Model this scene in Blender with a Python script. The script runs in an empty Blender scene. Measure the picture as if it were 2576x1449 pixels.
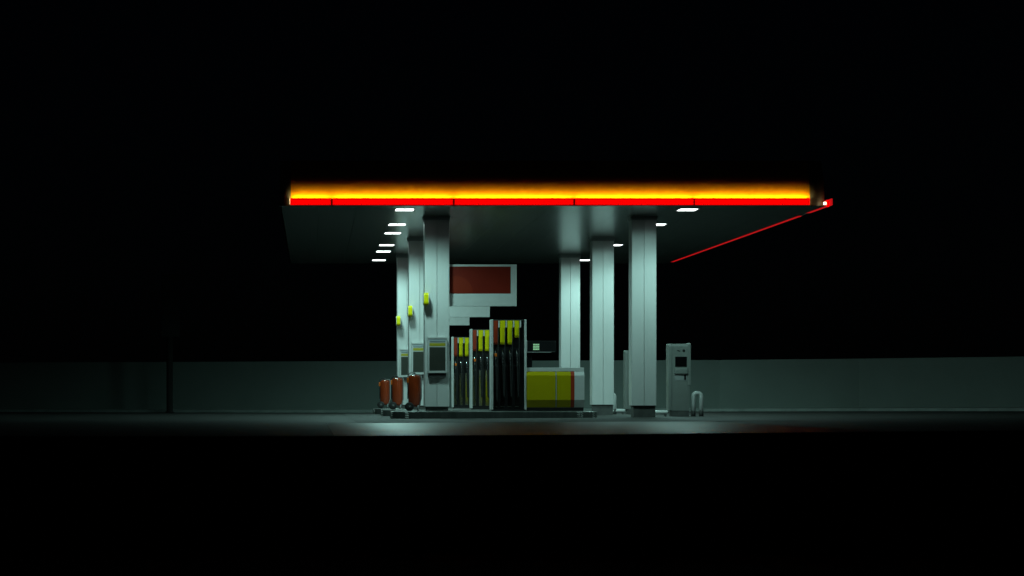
import bpy, bmesh, math, random
from mathutils import Vector, Matrix
random.seed(7)
R = math.radians
S = bpy.context.scene
COL = S.collection

# ------------------------------------------------------------------ camera, sky, exposure
cd = bpy.data.cameras.new("camera")
cam = bpy.data.objects.new("camera", cd)
COL.objects.link(cam)
S.camera = cam
CZ = 0.645
cam.location = (0, 0, CZ)
cam.rotation_euler = (R(90), 0, 0)
cd.sensor_width = 36.0
cd.lens = 6500 / 2576 * 36.0
cd.shift_x = (1288 - 785) / 2576
cd.shift_y = (985 - 724.5) / 2576
cd.clip_start = 0.1
cd.clip_end = 4000

w = bpy.data.worlds.new("World")
S.world = w
w.use_nodes = True
nt = w.node_tree
bg = nt.nodes["Background"]
sky = nt.nodes.new("ShaderNodeTexSky")
sky.sky_type = 'NISHITA'
sky.sun_disc = False
sky.sun_elevation = R(25)
sky.sun_rotation = R(200)
sky.ozone_density = 8.0
nt.links.new(sky.outputs[0], bg.inputs[0])
bg.inputs[1].default_value = 0.00009

S.view_settings.view_transform = 'Standard'
S.view_settings.look = 'None'
S.view_settings.exposure = 0
S.view_settings.gamma = 1
LAMP_POWER = 115.0
IES_UNIT = 14.4
LAMP_COLOR = (0.52, 1.0, 0.92)

# ------------------------------------------------------------------ materials
def mat(name, col, rough=0.5, metal=0.0, var=0.0, scale=4.0, stretch=(1, 1, 1), bump=0.0, rvar=0.0, spec=0.5, coat=0.0):
    m = bpy.data.materials.new(name)
    m.use_nodes = True
    n, l = m.node_tree.nodes, m.node_tree.links
    b = n["Principled BSDF"]
    b.inputs["Base Color"].default_value = (*col, 1)
    b.inputs["Roughness"].default_value = rough
    b.inputs["Metallic"].default_value = metal
    b.inputs["Specular IOR Level"].default_value = spec
    b.inputs["Coat Weight"].default_value = coat
    if var or bump or rvar:
        tc = n.new("ShaderNodeTexCoord")
        mp = n.new("ShaderNodeMapping")
        mp.inputs["Scale"].default_value = stretch
        l.new(tc.outputs["Object"], mp.inputs[0])
        no = n.new("ShaderNodeTexNoise")
        no.inputs["Scale"].default_value = scale
        no.inputs["Detail"].default_value = 8
        no.inputs["Roughness"].default_value = 0.62
        l.new(mp.outputs[0], no.inputs["Vector"])
        if var:
            cr = n.new("ShaderNodeValToRGB")
            cr.color_ramp.elements[0].position = 0.32
            cr.color_ramp.elements[1].position = 0.70
            cr.color_ramp.elements[0].color = (*[max(0, c * (1 - var)) for c in col], 1)
            cr.color_ramp.elements[1].color = (*[min(1, c * (1 + var * 0.6)) for c in col], 1)
            l.new(no.outputs["Fac"], cr.inputs[0])
            l.new(cr.outputs[0], b.inputs["Base Color"])
        if rvar:
            mr = n.new("ShaderNodeMapRange")
            mr.inputs[1].default_value = 0.3
            mr.inputs[2].default_value = 0.7
            mr.inputs[3].default_value = max(0.02, rough - rvar)
            mr.inputs[4].default_value = min(1, rough + rvar)
            l.new(no.outputs["Fac"], mr.inputs[0])
            l.new(mr.outputs[0], b.inputs["Roughness"])
        if bump:
            bp = n.new("ShaderNodeBump")
            bp.inputs["Strength"].default_value = bump
            bp.inputs["Distance"].default_value = 0.02
            l.new(no.outputs["Fac"], bp.inputs["Height"])
            l.new(bp.outputs[0], b.inputs["Normal"])
    return m

def glow(name, col, strength):
    m = bpy.data.materials.new(name)
    m.use_nodes = True
    b = m.node_tree.nodes["Principled BSDF"]
    b.inputs["Base Color"].default_value = (*[c * 0.4 for c in col], 1)
    b.inputs["Roughness"].default_value = 0.4
    b.inputs["Emission Color"].default_value = (*col, 1)
    b.inputs["Emission Strength"].default_value = strength
    return m

M = dict(
    white=mat("white_paint", (0.76, 0.76, 0.75), 0.38, var=0.05, scale=1.6, stretch=(1, 1, 0.35), rvar=0.06),
    board=mat("white_board", (0.66, 0.66, 0.65), 0.4, var=0.06, scale=3),
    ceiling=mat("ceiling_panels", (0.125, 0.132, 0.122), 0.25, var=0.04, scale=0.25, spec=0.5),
    grey=mat("grey_metal", (0.36, 0.37, 0.37), 0.45, var=0.1, scale=5),
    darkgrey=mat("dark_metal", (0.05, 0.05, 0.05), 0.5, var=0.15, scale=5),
    darkpaint=mat("dark_post_paint", (0.03, 0.032, 0.03), 0.6, var=0.1, scale=4, spec=0.2),
    base=mat("column_base", (0.10, 0.10, 0.095), 0.6, var=0.25, scale=6),
    black=mat("black_plastic", (0.012, 0.012, 0.013), 0.35, var=0.2, scale=8),
    rubber=mat("rubber", (0.014, 0.014, 0.014), 0.65, var=0.2, scale=9),
    gloss=mat("polished_dark_steel", (0.50, 0.50, 0.47), 0.10, metal=1.0, var=0.1, scale=3, rvar=0.04),
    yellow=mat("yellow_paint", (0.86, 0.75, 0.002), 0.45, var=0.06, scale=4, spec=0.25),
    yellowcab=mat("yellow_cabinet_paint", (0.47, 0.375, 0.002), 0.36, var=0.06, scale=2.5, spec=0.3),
    red=mat("red_paint", (0.40, 0.042, 0.013), 0.4, var=0.08, scale=4),
    redcan=mat("red_enamel", (0.36, 0.050, 0.014), 0.16, var=0.10, scale=5, coat=0.5),
    orange=mat("orange_plastic", (0.85, 0.16, 0.01), 0.4, var=0.05, scale=9),
    chrome=mat("chrome", (0.72, 0.73, 0.73), 0.2, metal=1.0, var=0.05, scale=9),
    steel=mat("island_steel", (0.17, 0.18, 0.17), 0.42, metal=0.55, var=0.25, scale=7, stretch=(1, 1, 0.2), rvar=0.1),
    concrete=mat("island_concrete", (0.14, 0.14, 0.13), 0.7, var=0.3, scale=3, bump=0.2),
    stripe=mat("reflective_stripe", (0.85, 0.85, 0.82), 0.3, var=0.05, scale=20),  # near-white for the glints drawn on the island ends
    asphalt=mat("asphalt", (0.05, 0.05, 0.047), 0.66, var=0.35, scale=0.7, bump=0.3, rvar=0.10, spec=0.15),
    apron=mat("worn_concrete", (0.10, 0.103, 0.097), 0.36, var=0.5, scale=1.3, stretch=(0.3, 1.3, 1), bump=0.5, rvar=0.05, spec=0.03),
    slab=mat("forecourt_paving", (0.045, 0.046, 0.043), 0.76, var=0.45, scale=0.9, stretch=(0.5, 1, 1), bump=0.3, rvar=0.08, spec=0.25),
    joint=mat("joint_sealant", (0.02, 0.02, 0.02), 0.7, var=0.2, scale=4),
    verge=mat("verge_soil", (0.018, 0.02, 0.014), 0.9, var=0.4, scale=3, bump=0.3, spec=0.1),
    road=mat("road_asphalt", (0.035, 0.035, 0.035), 0.85, var=0.3, scale=2, bump=0.2, spec=0.2),
    wall=mat("rendered_wall", (0.19, 0.228, 0.21), 0.8, var=0.08, scale=0.5, bump=0.1, spec=0.2),
    kerb=mat("kerb_stone", (0.26, 0.30, 0.28), 0.7, var=0.25, scale=2),
    fascia=mat("yellow_fascia", (0.84, 0.335, 0.0), 0.8, var=0.04, scale=1.2, spec=0.08),
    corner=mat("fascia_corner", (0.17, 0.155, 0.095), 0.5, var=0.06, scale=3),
    signred=mat("sign_red", (0.19, 0.014, 0.006), 0.35, var=0.1, scale=1.5),
    signdisc=mat("sign_red_light", (0.235, 0.022, 0.008), 0.35, var=0.05, scale=2),
    panel=mat("dark_panel", (0.05, 0.052, 0.042), 0.35, var=0.15, scale=3),
    header=mat("header_blue_grey", (0.42, 0.47, 0.50), 0.45, var=0.04, scale=5),
    ink=mat("dark_ink", (0.10, 0.13, 0.16), 0.5, var=0.1, scale=30),
    band=mat("yellow_band", (0.48, 0.40, 0.03), 0.4, var=0.05, scale=6),
    terminal=mat("terminal_grey", (0.25, 0.265, 0.25), 0.38, var=0.08, scale=3),
    screen=mat("dark_glass", (0.006, 0.006, 0.007), 0.08),
    led_red=glow("red_light_lens", (1.0, 0.0, 0.0), 1.0),
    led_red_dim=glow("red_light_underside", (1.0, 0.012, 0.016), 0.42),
    led_white=glow("white_led_strip", (1.0, 0.93, 0.45), 37.0),
    led_end=glow("led_end_window", (1.0, 0.90, 0.55), 6.0),
    led_soft=glow("end_cap_glow", (1.0, 0.82, 0.42), 1.1),
    lamp=glow("lamp_lens", (0.93, 1.0, 0.99), 6.0),
    digits=glow("display_segments", (0.45, 1.0, 0.55), 0.75),
)

# ------------------------------------------------------------------ mesh helpers
class MB:
    def __init__(self):
        self.bm = bmesh.new()

    def box(self, x0, x1, y0, y1, z0, z1, bev=0.0, seg=2):
        b = bmesh.new()
        vs = [b.verts.new(p) for p in ((x0, y0, z0), (x1, y0, z0), (x1, y1, z0), (x0, y1, z0),
                                       (x0, y0, z1), (x1, y0, z1), (x1, y1, z1), (x0, y1, z1))]
        for f in ((3, 2, 1, 0), (4, 5, 6, 7), (0, 1, 5, 4), (1, 2, 6, 5), (2, 3, 7, 6), (3, 0, 4, 7)):
            b.faces.new([vs[i] for i in f])
        if bev:
            bmesh.ops.bevel(b, geom=list(b.edges), offset=bev, segments=seg, affect='EDGES', profile=0.5)
        return self._add(b)

    def prism(self, pts, a0, a1, axis='z', bev=0.0):
        """pts: outline; axis z -> (x,y), axis x -> (y,z), axis y -> (x,z)"""
        b = bmesh.new()
        def P(p, a):
            if axis == 'z': return (p[0], p[1], a)
            if axis == 'x': return (a, p[0], p[1])
            return (p[0], a, p[1])
        lo = [b.verts.new(P(p, a0)) for p in pts]
        hi = [b.verts.new(P(p, a1)) for p in pts]
        n = len(pts)
        b.faces.new(lo[::-1]); b.faces.new(hi)
        for i in range(n):
            b.faces.new((lo[i], lo[(i + 1) % n], hi[(i + 1) % n], hi[i]))
        bmesh.ops.recalc_face_normals(b, faces=b.faces)
        if bev:
            bmesh.ops.bevel(b, geom=list(b.edges), offset=bev, segments=2, affect='EDGES', profile=0.5)
        return self._add(b)

    def lathe(self, prof, c=(0, 0, 0), seg=28, axis='z'):
        b = bmesh.new()
        rings = []
        for r, z in prof:
            ring = []
            for k in range(seg):
                a = 2 * math.pi * k / seg
                p = (r * math.cos(a), r * math.sin(a), z)
                if axis == 'y': p = (p[0], p[2], p[1])
                if axis == 'x': p = (p[2], p[0], p[1])
                ring.append(b.verts.new((p[0] + c[0], p[1] + c[1], p[2] + c[2])))
            rings.append(ring)
        for a, d in zip(rings, rings[1:]):
            for k in range(seg):
                f = b.faces.new((a[k], a[(k + 1) % seg], d[(k + 1) % seg], d[k]))
                f.smooth = True
        b.faces.new(rings[0][::-1]); b.faces.new(rings[-1])
        bmesh.ops.recalc_face_normals(b, faces=b.faces)
        return self._add(b)

    def tube(self, pts, r, seg=10):
        b = bmesh.new()
        pts = [Vector(p) for p in pts]
        rings = []
        up = Vector((0.3, 0.9, 0.2))
        for i, p in enumerate(pts):
            t = (pts[min(i + 1, len(pts) - 1)] - pts[max(i - 1, 0)]).normalized()
            u = t.cross(up)
            if u.length < 1e-3: u = t.cross(Vector((1, 0, 0)))
            u.normalize(); v = t.cross(u)
            rr = r[i] if isinstance(r, (list, tuple)) else r
            rings.append([b.verts.new(p + rr * (math.cos(2 * math.pi * k / seg) * u + math.sin(2 * math.pi * k / seg) * v)) for k in range(seg)])
        for a, d in zip(rings, rings[1:]):
            for k in range(seg):
                f = b.faces.new((a[k], a[(k + 1) % seg], d[(k + 1) % seg], d[k]))
                f.smooth = True
        b.faces.new(rings[0][::-1]); b.faces.new(rings[-1])
        bmesh.ops.recalc_face_normals(b, faces=b.faces)
        return self._add(b)

    def _add(self, b):
        me = bpy.data.meshes.new("tmp")
        b.to_mesh(me); b.free()
        self.bm.from_mesh(me)
        bpy.data.meshes.remove(me)
        return self

    def build(self, name, m, parent=None):
        me = bpy.data.meshes.new(name)
        self.bm.to_mesh(me); self.bm.free()
        me.materials.append(m)
        o = bpy.data.objects.new(name, me)
        COL.objects.link(o)
        if parent: o.parent = parent
        return o

def tag(o, label=None, cat=None, group=None, kind=None):
    if label: o["label"] = label
    if cat: o["category"] = cat
    if group: o["group"] = group
    if kind: o["kind"] = kind
    return o

def thing(name, loc, label, cat, group=None, kind=None):
    o = bpy.data.objects.new(name, None)
    o.empty_display_size = 0.2
    COL.objects.link(o)
    o.location = loc
    return tag(o, label, cat, group, kind)

def dup(root, loc, label):
    def rec(o, parent):
        c = o.copy(); COL.objects.link(c)
        if parent: c.parent = parent
        for ch in kids.get(o, ()): rec(ch, c)
        return c
    kids = {}
    for o in bpy.data.objects:
        if o.parent: kids.setdefault(o.parent, []).append(o)
    c = rec(root, None)
    c.location = loc
    c["label"] = label
    return c

def arc(cx, cz, r, a0, a1, n=8):
    return [(cx + r * math.cos(R(a0 + (a1 - a0) * i / n)), cz + r * math.sin(R(a0 + (a1 - a0) * i / n))) for i in range(n + 1)]

def gz(x, y):
    return -0.027 + 0.005 * (min(max(x, 1.0), 30.0) - 2.0) - 0.0027 * (min(max(y, 30.0), 95.0) - 63.0)

def sheet(name, xs, ys, m, dz=0.0, zf=gz):
    bm = bmesh.new()
    g = [[bm.verts.new((x, y, zf(x, y) + dz)) for x in xs] for y in ys]
    for j in range(len(ys) - 1):
        for i in range(len(xs) - 1):
            bm.faces.new((g[j][i], g[j][i + 1], g[j + 1][i + 1], g[j + 1][i]))
    me = bpy.data.meshes.new(name); bm.to_mesh(me); bm.free()
    me.materials.append(m)
    o = bpy.data.objects.new(name, me); COL.objects.link(o)
    o["kind"] = "structure"
    return o

def rng(a, b, n): return [a + (b - a) * i / n for i in range(n + 1)]

# ------------------------------------------------------------------ ground
sheet("ground", [-900, -300, -80, -20, 1, 30, 80, 300, 900], [30.6, 40, 53, 63, 80, 95, 150, 400, 1500], M["asphalt"])
sheet("lane", rng(0.3, 8.2, 8), rng(30.7, 53.0, 8), M["apron"], 0.004)
slab = sheet("forecourt", [0.95, 1.0] + rng(1.5, 10.2, 9), rng(53.06, 86.5, 12), M["slab"], 0.008)
jb = sheet("paving_joint", [0.75, 1.0] + rng(1.5, 10.6, 9), [52.86, 53.06], M["joint"], 0.009)

def crest(x):
    t = min(max((x - 0.3) / 5.8, 0.0), 1.6)
    return 0.127 + 0.046 * t ** 1.3
def vprof(x, y):
    pts = [(21.0, -1.0), (26.0, -0.75), (29.0, -0.28), (29.7, crest(x) - 0.05), (29.95, crest(x) - 0.006), (30.1, crest(x)), (30.45, crest(x) - 0.03), (30.9, gz(x, 31) - 0.03)]
    for (a, za), (b, zb) in zip(pts, pts[1:]):
        if y <= b: return za + (zb - za) * max(0, (y - a)) / (b - a)
    return pts[-1][1]
vg = sheet("verge", rng(-60, 60, 60), [21.0, 23, 26.0, 28, 29.0, 29.4, 29.7, 29.95, 30.1, 30.45, 30.9], M["verge"], 0, vprof)
for p in vg.data.polygons: p.use_smooth = True
sheet("road", [-600, -60, 60, 600], [-60, -5, 21.1], M["road"], 0, lambda x, y: -1.0)

# boundary wall behind the station, with kerb at its foot
WY = 93.0
wall_pts = [(-15.0, 99.0), (-6.0, 96.0), (2.4, 93.2), (11.0, 91.0), (14.2, 90.0), (18.5, 87.4), (26.0, 80.6), (31.0, 76.0)]
def wtop(x, y): return 0.645 + 76.8 * 93.0 / 6500 + 0.004 * max(0, x - 15)
bm = MB()
def wall_mesh():
    b = bmesh.new()
    rows = []
    for x, y in wall_pts:
        zb = gz(x, y) - 0.2
        zt = wtop(x, y)
        rows.append([b.verts.new(p) for p in ((x, y, zb), (x, y, zt), (x + 0.06, y + 0.25, zt), (x + 0.06, y + 0.25, zb))])
    for a, d in zip(rows, rows[1:]):
        for k in range(3): b.faces.new((a[k], d[k], d[k + 1], a[k + 1]))
    b.faces.new(rows[0]); b.faces.new(rows[-1][::-1])
    bmesh.ops.recalc_face_normals(b, faces=b.faces)
    return b
bm._add(wall_mesh())
wl = bm.build("boundary_wall", M["wall"])
tag(wl, "long low pale rendered wall running behind the whole station", "wall", kind="thing")
kb = MB()
def kerb_mesh():
    b = bmesh.new()
    rows = []
    for x, y in wall_pts:
        z = gz(x, y)
        rows.append([b.verts.new(p) for p in ((x - 0.2, y - 1.2, z - 0.02), (x - 0.2, y - 1.18, z + 0.10), (x, y + 0.01, z + 0.115))])
    for a, d in zip(rows, rows[1:]):
        for k in range(2): b.faces.new((a[k], d[k], d[k + 1], a[k + 1]))
    bmesh.ops.recalc_face_normals(b, faces=b.faces)
    return b
kb._add(kerb_mesh())
tag(kb.build("kerb", M["kerb"]), kind="structure")

# ------------------------------------------------------------------ canopy
CH = 5.0                      # underside
X0, X1, Y0, Y1 = -0.76, 12.05, 60.6, 87.9
canopy = thing("station_canopy", (0, 0, 0), "wide flat filling station canopy with glowing yellow and red front edge", "canopy", kind="thing")
cb = MB()
nx, ny = 16, 34
bmc = bmesh.new()
def plank(x0, x1):
    vs = [bmc.verts.new(p) for p in ((x0 + .0015, Y0, CH), (x0 + .0015, Y1, CH), (x1 - .0015, Y1, CH), (x1 - .0015, Y0, CH))]
    bmc.faces.new(vs)
for i in range(14):
    a = X0 + (X1 - X0) * i / 14; b_ = X0 + (X1 - X0) * (i + 1) / 14
    plank(a, b_)
cb._add(bmc)
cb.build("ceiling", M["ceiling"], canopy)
MB().box(X0 + 0.02, X1 - 0.02, Y0 + 0.30, Y1 - 0.02, CH + 0.012, CH + 0.9).build("roof_deck", M["darkgrey"], canopy)
# front fascia: leans back and curves away towards its top
FY = 60.52
def fprof(h): return 0.47 * h * h
FZ0, FH = 5.17, 0.92
xs0, xs1 = -0.50, 11.66
prof = [(FY, CH - 0.0)] + [(FY + fprof(h), FZ0 + h) for h in rng(0, FH, 16)]
back = [(y + 0.05, z) for y, z in prof][::-1]
fm = MB(); fm.prism(prof + back, xs0, xs1, 'x')
fo = fm.build("front_fascia", M["fascia"], canopy)
# rounded end pieces of the fascia
def corner(xa, xb, name):
    b = bmesh.new()
    cols = []
    n = 8
    for i in range(n + 1):
        a = i / n * math.pi / 2
        x = xa + (xb - xa) * math.sin(a)
        off = 0.26 * (1 - math.cos(a))
        cols.append([b.verts.new((x, y + off, z)) for y, z in prof])
    for p, q in zip(cols, cols[1:]):
        for k in range(len(prof) - 1):
            f = b.faces.new((p[k], q[k], q[k + 1], p[k + 1])); f.smooth = True
    bmesh.ops.recalc_face_normals(b, faces=b.faces)
    m_ = MB(); m_._add(b)
    return m_.build(name, M["corner"], canopy)
corner(xs0 - 0.003, X0, "fascia_corner")
corner(xs1 + 0.003, X1, "fascia_corner")
for (xa, xb) in ((X0 - 0.0, X0 + 0.04), (X1 - 0.04, X1)):
    sp_ = [(FY + 0.262, CH)] + [(FY + 0.262 + fprof(h), FZ0 + h) for h in rng(0, FH, 8)] + [(Y1, FZ0 + FH), (Y1, CH)]
    MB().prism(sp_, xa, xb, 'x').build("side_fascia", M["corner"], canopy)
MB().box(X0 + 0.04, X1 - 0.04, Y1 - 0.04, Y1, CH + 0.002, CH + 0.95).build("rear_fascia", M["corner"], canopy)
# front red light bars, each with a white strip on top that washes the fascia
segs = [(-0.511, 0.437), (0.483, 3.289), (3.335, 6.105), (6.152, 8.912), (8.949, 11.634)]
BY = 60.368
for a, b_ in segs:
    lb = MB().box(a, b_, BY, BY + 0.05, 5.008, 5.168, 0.008).build("light_bar", M["led_red"], canopy)
    MB().box(a + 0.01, b_ - 0.01, BY + 0.052, FY - 0.002, 5.012, 5.13).build("bar_tray", M["grey"], lb)
    MB().box(a + 0.015, b_ - 0.015, BY + 0.065, BY + 0.095, 5.131, 5.15).build("led_strip", M["led_white"], lb)
for (a, b_), (c_, d_) in zip(segs, segs[1:]):
    MB().box(b_ + 0.001, c_ - 0.001, BY + 0.012, FY - 0.004, 5.01, 5.165).build("joint_cover", M["red"], canopy)
MB().box(xs0 + 0.0, xs1, BY + 0.01, FY, 4.990, 5.005).build("fascia_trim", M["grey"], canopy)
for xa in (segs[0][0] - 0.016, segs[-1][1] + 0.004):
    MB().box(xa, xa + 0.012, BY + 0.09, BY + 0.16, 5.03, 5.16).build("end_light", M["led_soft"], canopy)
# right-hand side bar, seen from beneath
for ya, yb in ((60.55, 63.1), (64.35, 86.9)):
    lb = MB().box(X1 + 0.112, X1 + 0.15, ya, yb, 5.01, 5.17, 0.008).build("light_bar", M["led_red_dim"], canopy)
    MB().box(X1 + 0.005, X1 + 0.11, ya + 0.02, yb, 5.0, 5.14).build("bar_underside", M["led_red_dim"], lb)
MB().box(X1 + 0.005, X1 + 0.14, 63.12, 64.33, 5.02, 5.12).build("bar_bracket", M["grey"], canopy)
MB().box(X1 - 0.015, X1 + 0.07, 60.46, 60.54, 4.965, 5.13, 0.045).build("end_lens", M["led_red"], canopy)
MB().box(X1 - 0.073, X1 - 0.018, 60.47, 60.515, 5.02, 5.08, 0.006).build("end_light", M["led_end"], canopy)

# ------------------------------------------------------------------ columns
ROW = [64.1, 73.0, 82.1]
LX = [2.796, 2.74, 2.715]
RX = [7.935, 7.92, 7.91]
CW = 0.605
def column_outline(w_, inset, v, g):
    h = w_ / 2; pts = []
    side = [(-h, -h + 0.0), (-h + 0.02, -h - 0.006), (-g, -h - v), (-g, -h + inset), (g, -h + inset), (g, -h - v), (h - 0.02, -h - 0.006)]
    for k in range(4):
        c, s = math.cos(k * math.pi / 2), math.sin(k * math.pi / 2)
        pts += [(x * c - y * s, x * s + y * c) for x, y in side]
    return pts
def make_column(loc, label, zb):
    t = thing("canopy_column", loc, label, "column", "columns carrying the canopy", kind="thing")
    MB().prism(column_outline(CW, 0.03, 0.016, 0.006), 0.30, CH - 0.001 - loc[2]).build("cladding", M["white"], t)
    MB().box(-0.26, 0.285, -0.27, 0.27, zb, 0.299).build("base", M["base"], t)
    cm = MB()
    cm.prism(column_outline(CW + 0.06, 0.01, 0.004, 0.004), CH - 0.045 - loc[2], CH - 0.002 - loc[2])
    cm.prism([(x * 1.0, y * 1.0) for x, y in column_outline(CW + 0.035, 0.01, 0.004, 0.004)], CH - 0.10 - loc[2], CH - 0.046 - loc[2])
    cm.build("collar", M["grey"], t)
    return t
c_lab = [
    "white square column nearest the red sign panel, with a notice box and orange-red extinguisher at its foot",
    "white square column in the middle of the left row, half hidden behind the front one",
    "white square column at the back of the left row, leftmost edge against the dark"]
c_lab[0] = "front white column of the left row, with the red promotion sign beside it"
r_lab = [
    "front white column of the right row on a black foot beside the grey terminal",
    "middle white column of the right row standing on a pale grey foot",
    "back white column of the right row rising behind the yellow cabinet"]
for i in range(3):
    z = gz(LX[i], ROW[i])
    make_column((LX[i] + CW / 2, ROW[i] + CW / 2 + 0.006, z), c_lab[i], 0.175)
    z = gz(RX[i], ROW[i])
    make_column((RX[i] + CW / 2, ROW[i] + CW / 2 + 0.006, z), r_lab[i], 0.0)

# ------------------------------------------------------------------ canopy lamps
# vertical angle, candela towards the road, candela to the other sides
PHOTOMETRY = [(0, .55, .55), (20, .60, .60), (34, .72, .72), (49, 1.0, 1.0), (58, 1.05, 1.03), (63, 1.05, .97), (67, 1.05, .72), (72, 1.2, .40),
              (76, 1.5, .20), (78, 1.5, .12), (80, 1.0, .05), (82, .4, .02), (84, .15, .01), (90, 0, 0), (180, 0, 0)]
HPLANES = [0, 45, 90, 135, 180, 225, 270, 315, 360]
FORWARD = [0.52, 0.5, 0.7, 0.45, 0.0, 0.04, 0.95, 0.65, 0.52]
ies_text = bpy.data.texts.new("canopy_lamp_photometry")
ies_text.write("IESNA:LM-63-2002\nTILT=NONE\n1 -1 1 %d %d 1 2 0.4 0.7 0\n1 1 0\n" % (len(PHOTOMETRY), len(HPLANES))
               + " ".join(str(p[0]) for p in PHOTOMETRY) + "\n" + " ".join(str(h) for h in HPLANES) + "\n"
               + "\n".join(" ".join("%.2f" % ((p[1] * t + p[2] * (1 - t)) * IES_UNIT) for p in PHOTOMETRY) for t in FORWARD) + "\n")
def make_lamp(loc, label):
    t = thing("canopy_lamp", loc, label, "lamp", "recessed lamps under the canopy", kind="thing")
    f = MB()
    f.box(-0.245, -0.212, -0.38, 0.38, -0.012, -0.001)
    f.box(0.212, 0.245, -0.38, 0.38, -0.012, -0.001)
    f.box(-0.2115, 0.2115, -0.38, -0.352, -0.012, -0.001)
    f.box(-0.2115, 0.2115, 0.352, 0.38, -0.012, -0.001)
    f.build("frame", M["grey"], t)
    for s in (-1, 1):
        MB().box(min(s * 0.008, s * 0.211), max(s * 0.008, s * 0.211), -0.351, 0.351, -0.009, -0.001).build("lens", M["lamp"], t)
    ld = bpy.data.lights.new("lamp_light", 'AREA')
    ld.shape = 'RECTANGLE'
    ld.size, ld.size_y = 0.41, 0.69
    ld.energy = LAMP_POWER
    ld.color = LAMP_COLOR
    ld.use_nodes = True
    ln = ld.node_tree
    em = ln.nodes["Emission"]
    ies = ln.nodes.new("ShaderNodeTexIES")      # luminaire distribution: wide, with a soft cut-off near the horizontal
    ies.mode = 'INTERNAL'
    ies.ies = ies_text
    ies.inputs["Strength"].default_value = 1.0
    ln.links.new(ies.outputs[0], em.inputs["Strength"])
    lo = bpy.data.objects.new("lamp_light", ld)
    COL.objects.link(lo)
    lo.parent = t
    lo.location = (0, 0, -0.014)
    return t
LY = [61.8, 67.3, 70.9, 76.7, 80.2, 85.5]
ordn = ["front", "second", "third", "fourth", "fifth", "sixth"]
lamp0 = None
for side, lx in (("left", 2.215), ("right", 8.98)):
    for k, ly in enumerate(LY):
        pos = ["nearest the red front edge", "just behind the front column", "ahead of the middle column", "just behind the middle column", "ahead of the back column", "nearest the dark rear edge"][k]
        lab = f"bright white ceiling lamp of the {side} lamp row, {pos}"
        if lamp0 is None: lamp0 = make_lamp((lx, ly, CH), lab)
        else: dup(lamp0, (lx, ly, CH), lab)

# ------------------------------------------------------------------ pump islands
def make_island(loc, label):
    t = thing("pump_island", loc, label, "island", "raised pump islands", kind="thing")
    W, D, H = 5.05, 2.3, 0.185
    r = 0.55
    def outline(o):
        rr = r - o
        return (arc(W - r, r, rr, -90, 0) + arc(W - r, D - r, rr, 0, 90) + arc(r, D - r, rr, 90, 180) + arc(r, r, rr, 180, 270))
    MB().prism(outline(0.0), -0.05, H, bev=0.012).build("kerb", M["steel"], t)
    MB().prism(outline(0.05), H - 0.01, H + 0.006).build("paving", M["concrete"], t)
    def nose(ang, rows, cols, ln, rad, slant):  # small white ribs stand in for reflections on the steel edge
        m_ = MB()
        cx = W - r if ang > -90 else r
        for k in range(rows):
            z = 0.028 + k * (H - 0.03) / rows
            for c_ in range(cols):
                a0 = R(ang) + (c_ - (cols - 1) / 2) * 0.045 / r
                a1 = a0 + slant / r
                q = 0.002
                m_.tube([(cx + (r + q) * math.cos(a0), r + (r + q) * math.sin(a0), z + ln), (cx + (r + q) * math.cos(a1), r + (r + q) * math.sin(a1), z)], rad, 6)
        if rows == 3 and cols == 2 and ang == -170:
            m_.tube([(r - (r + 0.001), r, 0.02), (r - (r + 0.001), r, H - 0.02)], 0.003, 6)
        m_.build("hazard_marking", M["stripe"], t)
    nose(-112, 3, 2, 0.022, 0.013, 0.035)
    nose(-170, 3, 2, 0.016, 0.008, 0.012)
    nose(-42, 3, 2, 0.036, 0.007, 0.045)
    nose(-84, 3, 3, 0.045, 0.0055, 0.05)
    return t
isl_lab = ["front pump island with steel edge and white hatch marks, under the nearest dispenser",
           "middle pump island, its rounded steel end showing under the second extinguisher",
           "rearmost pump island, only its rounded steel end showing at the far left"]
isl0 = make_island((1.95, ROW[0] - 1.2, gz(2, ROW[0])), isl_lab[0])
for i in (1, 2): dup(isl0, (1.95, ROW[i] - 1.2, gz(2, ROW[i])), isl_lab[i])
IZ = [gz(2.5, y) + 0.191 for y in ROW]

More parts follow.
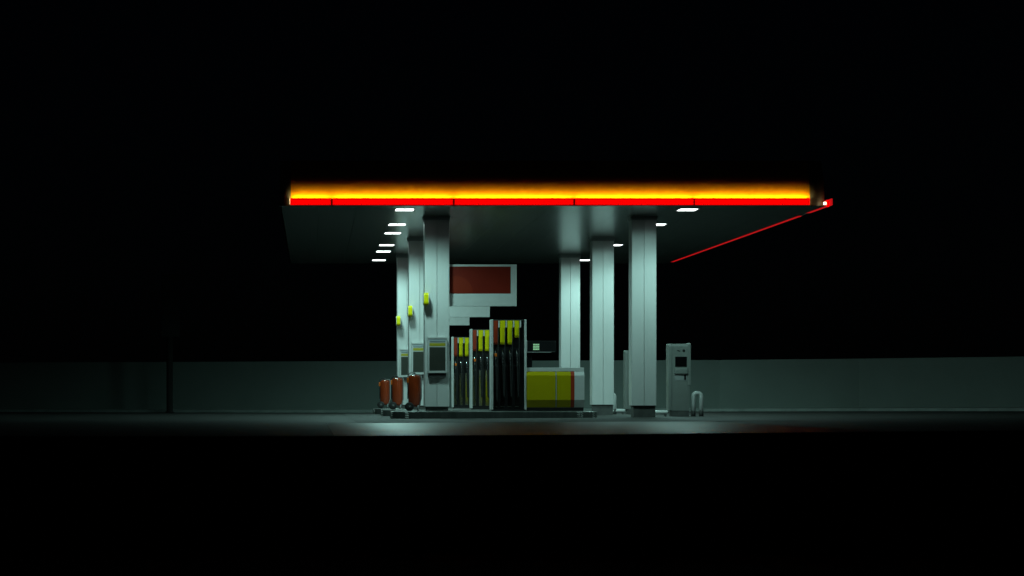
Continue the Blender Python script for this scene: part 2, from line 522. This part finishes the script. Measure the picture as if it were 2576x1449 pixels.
# ------------------------------------------------------------------ dispensers
def make_dispenser(loc, label):
    t = thing("fuel_dispenser", loc, label, "fuel pump", "fuel dispensers on the islands", kind="thing")
    zb, zt = 0.05, 2.27       # above the island paving
    yb = 0.50                  # body depth
    MB().box(0.02, 0.865, 0.02, yb - 0.02, 0.0, zb).build("plinth", M["black"], t)
    MB().box(0.06, 0.83, 0.09, yb - 0.09, zb, zt - 0.02).build("body", M["black"], t)
    MB().box(0.0, 0.058, 0.0, yb, zb - 0.02, zt, 0.012).build("side_post", M["board"], t)
    MB().box(0.832, 0.885, 0.0, yb, zb - 0.02, zt, 0.012).build("side_post", M["board"], t)
    MB().box(0.059, 0.831, 0.03, yb - 0.03, zt - 0.03, zt - 0.006).build("top_cap", M["darkgrey"], t)
    slots = [(0.068, 0.170, 0.62, "red"), (0.232, 0.352, 0.62, "yellow"), (0.415, 0.535, 0.62, "yellow"), (0.592, 0.700, 0.45, "yellow")]
    for fr in (0, 1):
        def Y(v): return v if fr == 0 else yb - v
        def ybox(m_, x0, x1, a, b_, z0, z1, bev=0.0):
            m_.box(x0, x1, min(Y(a), Y(b_)), max(Y(a), Y(b_)), z0, z1, bev)
        for (a, b_, ln, c) in slots:
            sm = MB()
            pts = [(Y(0.02), zt - 0.03), (Y(0.085), zt - 0.03), (Y(0.085), zt - ln), (Y(0.045), zt - ln), (Y(0.02), zt - ln + 0.05)]
            sm.prism(pts, a, b_, 'x')
            st = sm.build("grade_strip", M[c], t)
            if c == "red": st["label"] = "brown-red grade strip"
            ck = MB()
            ybox(ck, b_ + 0.012, b_ + 0.052, 0.03, 0.085, zt - 0.20, zt - 0.03, 0.004)
            ck.build("hose_guide", M["board"], t)
            # lower polished channel behind the hose
            cxm = (a + b_) / 2
            gm = MB()
            gm.box(cxm - 0.052, cxm + 0.052, min(Y(0.062), Y(0.0895)), max(Y(0.062), Y(0.0895)), zb + 0.05, 1.12, 0.008)
            go = gm.build("splash_panel", M["gloss"], t)
            # nozzle in its holster
            zn = 1.40
            nm = MB()
            nm.box(cxm - 0.045, cxm + 0.045, min(Y(0.05), Y(0.0895)), max(Y(0.05), Y(0.0895)), zn - 0.20, zn + 0.14, 0.01)
            hol = nm.build("nozzle_holster", M["black"], t)
            nz = MB()
            nz.tube([(cxm - 0.012, Y(0.0), zn + 0.10), (cxm - 0.006, Y(-0.02), zn + 0.03), (cxm + 0.006, Y(-0.025), zn - 0.05), (cxm + 0.006, Y(0.0), zn - 0.16)], [0.009, 0.012, 0.015, 0.009], 10)
            nz.build("nozzle", M["chrome"], t)
            gr = MB()
            gr.box(cxm - 0.024, cxm + 0.030, min(Y(-0.04), Y(0.01)), max(Y(-0.04), Y(0.01)), zn - 0.055, zn + 0.03, 0.012)
            gr.build("nozzle_grip", M["orange"] if c == "red" else M["darkgrey"], t)
            hs = MB()
            sag = 0.24 + 0.1 * (1 if c == "yellow" else 0)
            hp = []
            for q in rng(0, 1, 18):
                zz = (zn - 0.16) + (sag - (zn - 0.16)) * math.sin(math.pi / 2 * min(1, q * 2)) if q < 0.5 else sag + (zt - 0.2 - sag) * (1 - math.cos(math.pi / 2 * (q - 0.5) * 2))
                xx = cxm + 0.006 + 0.055 * q + 0.0 * q
                hp.append((xx, Y(0.0 - 0.03 * math.sin(math.pi * q)), zz))
            hs.tube(hp, 0.013, 8)
            hs.build("hose", M["rubber"], t)
    # low cabinet to the right, bulging front and back
    def cab(x0, x1, name, m_, grow=0.0, z0=0.09, z1=0.975):
        pr = [(0.06 - grow, 0.09), (-0.02 - grow, 0.276), (-0.02 - grow, 0.88), (0.06 - grow, 0.976), (yb - 0.06 + grow, 0.976), (yb + 0.02 + grow, 0.88), (yb + 0.02 + grow, 0.276), (yb - 0.06 + grow, 0.09)]
        b = MB(); b.prism(pr, x0, x1, 'x')
        return b.build(name, m_, t)
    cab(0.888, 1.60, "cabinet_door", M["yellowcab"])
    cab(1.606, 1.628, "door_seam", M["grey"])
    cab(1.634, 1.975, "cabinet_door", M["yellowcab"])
    cab(1.977, 2.068, "red_stripe", M["red"])
    cab(2.070, 2.315, "cabinet_end", M["board"])
    MB().box(0.888, 2.315, 0.065, yb - 0.065, 0.978, 1.075, 0.008).build("cabinet_top", M["board"], t)
    MB().box(0.89, 2.30, 0.05, yb - 0.05, 0.0, 0.087).build("cabinet_plinth", M["black"], t)
    # display head on a stub beside the tower
    MB().box(0.888, 1.03, 0.10, yb - 0.10, 1.077, 1.45).build("display_stalk", M["black"], t)
    dh = MB().box(0.90, 1.62, 0.02, yb - 0.02, 1.47, 1.74, 0.012).build("display_head", M["black"], t)
    MB().box(0.905, 1.50, 0.01, yb - 0.01, 1.452, 1.467).build("display_shelf", M["grey"], dh)
    MB().box(0.886, 0.899, 0.02, yb - 0.02, 1.47, 1.76).build("display_cheek", M["board"], dh)
    for fr in (0, 1):
        ya = 0.016 if fr == 0 else yb - 0.016
        dg = MB()
        for r_ in range(3):
            z0 = 1.515 + r_ * 0.056
            for k in range(6):
                x = 1.05 + k * 0.026
                for q in range(2):
                    dg.box(x, x + 0.017, ya - 0.003, ya + 0.003, z0 + q * 0.021, z0 + q * 0.021 + 0.012)
                dg.box(x + (0.0 if k % 2 else 0.011), x + (0.006 if k % 2 else 0.017), ya - 0.0025, ya + 0.0025, z0 + 0.0125, z0 + 0.0205)
        dg.build("price_readout", M["digits"], dh)
    return t
DX = 4.43
d_lab = ["front fuel dispenser with yellow and red cabinet and glowing price display",
         "middle fuel dispenser, its yellow strips showing between the front and back dispensers",
         "rearmost fuel dispenser, right beside the front left column and smallest of the three"]
d0 = make_dispenser((DX, ROW[0] - 0.1, IZ[0]), d_lab[0])
dup(d0, (4.47, ROW[1] - 0.1, IZ[1]), d_lab[1])
dup(d0, (4.44, ROW[2] - 0.1, IZ[2]), d_lab[2])

# ------------------------------------------------------------------ things on the left columns
def make_flag(loc, label):
    t = thing("number_flag", loc, label, "sign", "yellow flags on the left columns", kind="thing")
    # drum-like flag, seen on its rim: rounded outline in the YZ plane
    P, rr = 0.32, 0.07
    out = [(0.0, 0.0), (0.0, 0.30)] + [(-P + rr - rr * math.sin(R(a)), 0.30 - rr + rr * math.cos(R(a))) for a in range(0, 91, 15)] + [(-P + rr - rr * math.cos(R(a)), rr - rr * math.sin(R(a))) for a in range(0, 91, 15)]
    MB().prism(out, 0.0, 0.115, 'x').build("rim", M["yellow"], t)
    MB().prism([(y * 0.97 - 0.004, 0.15 + (z - 0.15) * 0.97) for y, z in out], -0.012, -0.0005, 'x').build("face", M["board"], t)
    MB().prism([(y * 0.97 - 0.004, 0.15 + (z - 0.15) * 0.97) for y, z in out], 0.1155, 0.127, 'x').build("face", M["board"], t)
    return t
f_lab = ["yellow rounded flag fixed high on the front left column, largest of three",
         "yellow rounded flag on the middle left column, between two others",
         "yellow rounded flag on the back left column, lowest in the picture"]
fl0 = make_flag((LX[0] - 0.035, ROW[0] - 0.012, 2.785), f_lab[0])
for i in (1, 2): dup(fl0, (LX[i] - 0.035, ROW[i] - 0.012, 2.785 + gz(2, ROW[i]) - gz(2, ROW[0])), f_lab[i])

def make_notice(loc, label):
    t = thing("notice_box", loc, label, "notice box", "notice boxes on the left columns", kind="thing")
    MB().box(0, 0.48, -0.13, 0, 0.10, 1.0, 0.012).build("case", M["board"], t)
    MB().box(0.005, 0.475, -0.150, -0.1305, 0.955, 1.0, 0.004).build("hood", M["board"], t)
    h = MB().box(0.045, 0.445, -0.136, -0.1305, 0.865, 0.945).build("header_plate", M["header"], t)
    MB().box(0.055, 0.435, -0.138, -0.1365, 0.873, 0.887).build("lettering_line", M["ink"], h)
    MB().box(0.045, 0.440, -0.136, -0.1305, 0.775, 0.845).build("yellow_band", M["band"], t)
    MB().box(0.045, 0.440, -0.136, -0.1305, 0.17, 0.745).build("dark_panel", M["panel"], t)
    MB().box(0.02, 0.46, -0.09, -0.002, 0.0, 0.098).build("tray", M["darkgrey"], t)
    return t
n_lab = ["white notice box with yellow band on the front left column, fully visible",
         "white notice box with yellow band on the middle left column, behind the nearest extinguisher",
         "white notice box with yellow band on the back left column, smallest of the three"]
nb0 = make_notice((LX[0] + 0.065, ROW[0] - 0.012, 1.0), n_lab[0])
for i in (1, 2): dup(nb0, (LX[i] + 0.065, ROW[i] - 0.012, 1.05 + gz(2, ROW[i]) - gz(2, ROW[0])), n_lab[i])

def make_sign(loc, label):
    t = thing("promotion_sign", loc, label, "sign", "sign boards beside the left columns", kind="thing")
    L, H = 1.69, 1.04
    fr = MB()
    fr.box(0, L, 0, 0.12, 0, 0.315, 0.006)
    fr.box(0, L, 0, 0.12, 0.985, H, 0.006)
    fr.box(L - 0.15, L, 0.001, 0.119, 0.3155, 0.9845)
    fr.box(0, 0.09, 0.001, 0.119, 0.3155, 0.9845)
    fr.build("frame", M["board"], t)
    pn = MB().box(0.02, L - 0.151, -0.004, 0.10, 0.3165, 0.9835).build("red_panel", M["signred"], t)
    d = MB()
    c, r_ = (0.25, 0.45), 0.34
    pts = [(0.03, 0.33)] + [(max(0.03, 0.18 + 0.42 * math.cos(R(a))), max(0.33, 0.33 + 0.42 * math.sin(R(a)))) for a in range(0, 111, 10)]
    pts = [(0.03, 0.33), (0.60, 0.33)] + [(0.18 + 0.42 * math.cos(R(a)), 0.33 + 0.42 * math.sin(R(a))) for a in range(10, 111, 10)]
    d.prism(pts, -0.0055, -0.0042, 'y')
    d.build("faded_shape", M["signdisc"], pn)
    return t
s_lab = ["white framed sign with dark red panel beside the front left column, complete",
         "white lower edge of the middle sign board, step just under the red sign",
         "white lower edge of the rear sign board, lowest and shortest step under the red sign"]
sg0 = make_sign((LX[0] + CW + 0.004, ROW[0] + 0.22, 2.77), s_lab[0])
for i in (1, 2): dup(sg0, (LX[i] + CW + 0.004, ROW[i] + 0.22, 2.755), s_lab[i])

# ------------------------------------------------------------------ wheeled extinguishers
def make_ext(loc, label):
    t = thing("wheeled_extinguisher", loc, label, "fire extinguisher", "wheeled extinguishers at the island ends", kind="thing")
    prof = [(0.02, 0.10), (0.10, 0.105), (0.14, 0.13), (0.155, 0.17), (0.155, 0.815), (0.151, 0.845), (0.138, 0.87), (0.11, 0.886), (0.06, 0.895), (0.03, 0.898)]
    MB().lathe(prof, seg=36).build("cylinder", M["redcan"], t)
    MB().lathe([(0.028, 0.895), (0.028, 0.93), (0.018, 0.935), (0.018, 0.955)], seg=14).build("valve", M["darkgrey"], t)
    for y in (-0.14, 0.12):
        wh = MB().lathe([(0.05, y), (0.092, y), (0.108, y + 0.012), (0.108, y + 0.05), (0.092, y + 0.06), (0.05, y + 0.06)], c=(-0.13, -0.03, 0.108), axis='y').build("wheel", M["rubber"], t)
        MB().lathe([(0.015, y - 0.004), (0.045, y - 0.002), (0.045, y + 0.062), (0.015, y + 0.064)], c=(-0.13, -0.03, 0.108), axis='y', seg=16).build("rim", M["darkgrey"], wh)
    fr = MB()
    fr.tube([(-0.13, -0.2, 0.108), (-0.13, 0.18, 0.108)], 0.012, 8)
    fr.tube([(0.10, 0.165, 0.10), (0.165, 0.13, 0.3), (0.17, 0.13, 0.82), (0.15, 0.10, 0.90), (0.02, 0.10, 0.915)], 0.011, 8)
    fr.tube([(0.10, -0.165, 0.10), (0.165, -0.13, 0.3), (0.17, -0.13, 0.82), (0.15, -0.10, 0.90), (0.02, -0.10, 0.915)], 0.011, 8)
    fr.tube([(0.02, 0.10, 0.915), (0.02, -0.10, 0.915)], 0.011, 8)
    fr.tube([(0.08, -0.11, 0.0), (0.08, -0.11, 0.14)], 0.014, 8)
    fr.tube([(0.08, 0.11, 0.0), (0.08, 0.11, 0.14)], 0.014, 8)
    fr.build("trolley_frame", M["grey"], t)
    MB().box(-0.195, -0.15, -0.05, 0.03, 0.70, 0.83, 0.01).build("orange_tag", M["orange"], t)
    ho = MB()
    ho.tube([(0.0, 0, 0.94), (-0.09, 0.0, 0.95), (-0.16, -0.01, 0.90), (-0.175, -0.01, 0.80), (-0.165, -0.01, 0.55), (-0.17, -0.01, 0.30)], 0.012, 8)
    ho.build("hose", M["rubber"], t)
    return t
e_lab = ["red wheeled extinguisher nearest the front column, largest and darkest of three",
         "red wheeled extinguisher between the other two, on the middle island",
         "red wheeled extinguisher at the far left on the rear island, smallest of three"]
ex0 = make_ext((2.55, ROW[0] + 0.15, IZ[0]), e_lab[0])
dup(ex0, (2.42, ROW[1] + 0.15, IZ[1]), e_lab[1])
dup(ex0, (2.32, ROW[2] + 0.15, IZ[2]), e_lab[2])

# ------------------------------------------------------------------ terminals, hoops, rails on the right
def make_terminal(loc, label):
    t = thing("payment_terminal", loc, label, "payment terminal", "grey terminals beside the right columns", kind="thing")
    W = 0.575
    MB().box(0.07, 0.53, 0.04, 0.36, 0.0, 0.155).build("foot", M["base"], t)
    # cabinet narrows towards its foot at the front
    side = [(0.03, 0.157), (0.012, 0.6), (0.0, 0.9), (0.0, 1.80), (0.04, 1.865), (0.36, 1.865), (0.40, 1.82), (0.40, 0.157)]
    MB().prism(side, 0.085, 0.50, 'x').build("cabinet", M["terminal"], t)
    lc = [(y - 0.03 if y < 0.2 else y + 0.02, z) for y, z in side]
    MB().prism(lc, 0.0, 0.083, 'x', bev=0.012).build("side_rail", M["terminal"], t)
    rc = [(-0.03, 0.80), (-0.03, 1.85), (0.0, 1.885), (0.38, 1.885), (0.42, 1.84), (0.42, 0.80)]
    MB().prism(rc, 0.502, W, 'x', bev=0.012).build("side_rail", M["terminal"], t)
    MB().prism([(0.025, 0.157), (-0.005, 0.796), (0.40, 0.796), (0.40, 0.157)], 0.502, 0.545, 'x').build("side_skirt", M["terminal"], t)
    MB().box(0.175, 0.475, -0.006, -0.001, 1.275, 1.535, 0.002).build("screen", M["screen"], t)
    MB().box(0.155, 0.49, -0.075, -0.001, 1.095, 1.235, 0.02).build("shelf", M["terminal"], t)
    sl = MB().box(0.165, 0.485, -0.010, -0.001, 0.93, 1.085).build("card_slot_plate", M["grey"], t)
    MB().box(0.40, 0.455, -0.016, -0.0105, 0.945, 1.075).build("card_reader", M["black"], sl)
    MB().prism([(0.215, 1.690), (0.245, 1.705), (0.305, 1.68), (0.30, 1.665), (0.26, 1.675)], -0.005, -0.001, 'y').build("emblem_mark", M["black"], t)
    MB().lathe([(0.005, -0.006), (0.035, -0.006), (0.035, -0.001), (0.005, -0.001)], c=(0.395, 0, 1.69), axis='y', seg=18).build("round_sensor", M["black"], t)
    return t
pt0 = make_terminal((9.1, 66.0, gz(9.1, 66)), "tall grey payment terminal with black screen right of the front column")
dup(pt0, (9.085, 75.0, gz(9.1, 75)), "pale grey terminal seen edge-on, peeking out left behind the front right column")

def hoop_pts(w_, h, r, n=6):
    pts = [(0, 0, 0), (0, 0, h - r)]
    pts += [(r - r * math.cos(R(90 * i / n)), 0, h - r + r * math.sin(R(90 * i / n))) for i in range(1, n + 1)]
    pts += [(w_ - r + r * math.sin(R(90 * i / n)), 0, h - r + r * math.cos(R(90 * i / n))) for i in range(0, n + 1)]
    pts += [(w_, 0, 0)]
    return pts
def make_hoop(loc, label):
    t = thing("hoop_bollard", loc, label, "bollard", "white hoop bollards by the terminals", kind="thing")
    MB().tube([(x, y, z) for x, y, z in hoop_pts(0.20, 0.60, 0.085)], 0.054, 14).build("hoop", M["white"], t)
    for x in (0, 0.20):
        MB().lathe([(0.058, 0.0), (0.058, 0.155), (0.055, 0.16)], c=(x, 0, 0), seg=16).build("sleeve", M["base"], t)
    return t
hp0 = make_hoop((9.755, 66.1, gz(9.8, 66)), "white hoop bollard standing right of the tall grey terminal")
dup(hp0, (8.595, 75.1, gz(8.6, 75)), "white hoop bollard mostly hidden behind the middle right column")

def make_rail(loc, label):
    t = thing("guard_rail", loc, label, "guard rail", "low white rails between columns and terminals", kind="thing")
    MB().tube([(0, 0, 0.115), (0.02, 0, 0.115), (0.50, 0, 0.115), (0.52, 0, 0.115)], [0.04, 0.05, 0.05, 0.04], 16).build("pipe", M["white"], t)
    for x in (0.06, 0.46):
        MB().box(x - 0.03, x + 0.03, -0.03, 0.03, 0.0, 0.07).build("foot", M["base"], t)
    return t
gr0 = make_rail((8.58, 66.1, gz(8.6, 66)), "low white pipe rail between the front right column and grey terminal")
dup(gr0, (8.57, 75.1, gz(8.6, 75)), "low white pipe rail right of the middle right column")

# ------------------------------------------------------------------ unlit sign post in front of the wall
sp = thing("sign_post", (-5.18, 94.0, gz(-5.2, 94)), "unlit dark post with narrow upright panel in front of the left wall", "post", kind="thing")
MB().lathe([(0.16, 0.0), (0.16, 0.03), (0.115, 0.04), (0.115, 5.0), (0.09, 5.02)], seg=20).build("pole", M["darkpaint"], sp)
MB().box(-0.29, 0.36, -0.20, -0.125, 2.75, 5.0, 0.02).build("panel", M["darkpaint"], sp)
for z in (3.1, 4.6):
    MB().box(-0.17, 0.17, -0.1245, 0.12, z - 0.04, z + 0.04).build("clamp", M["darkgrey"], sp)
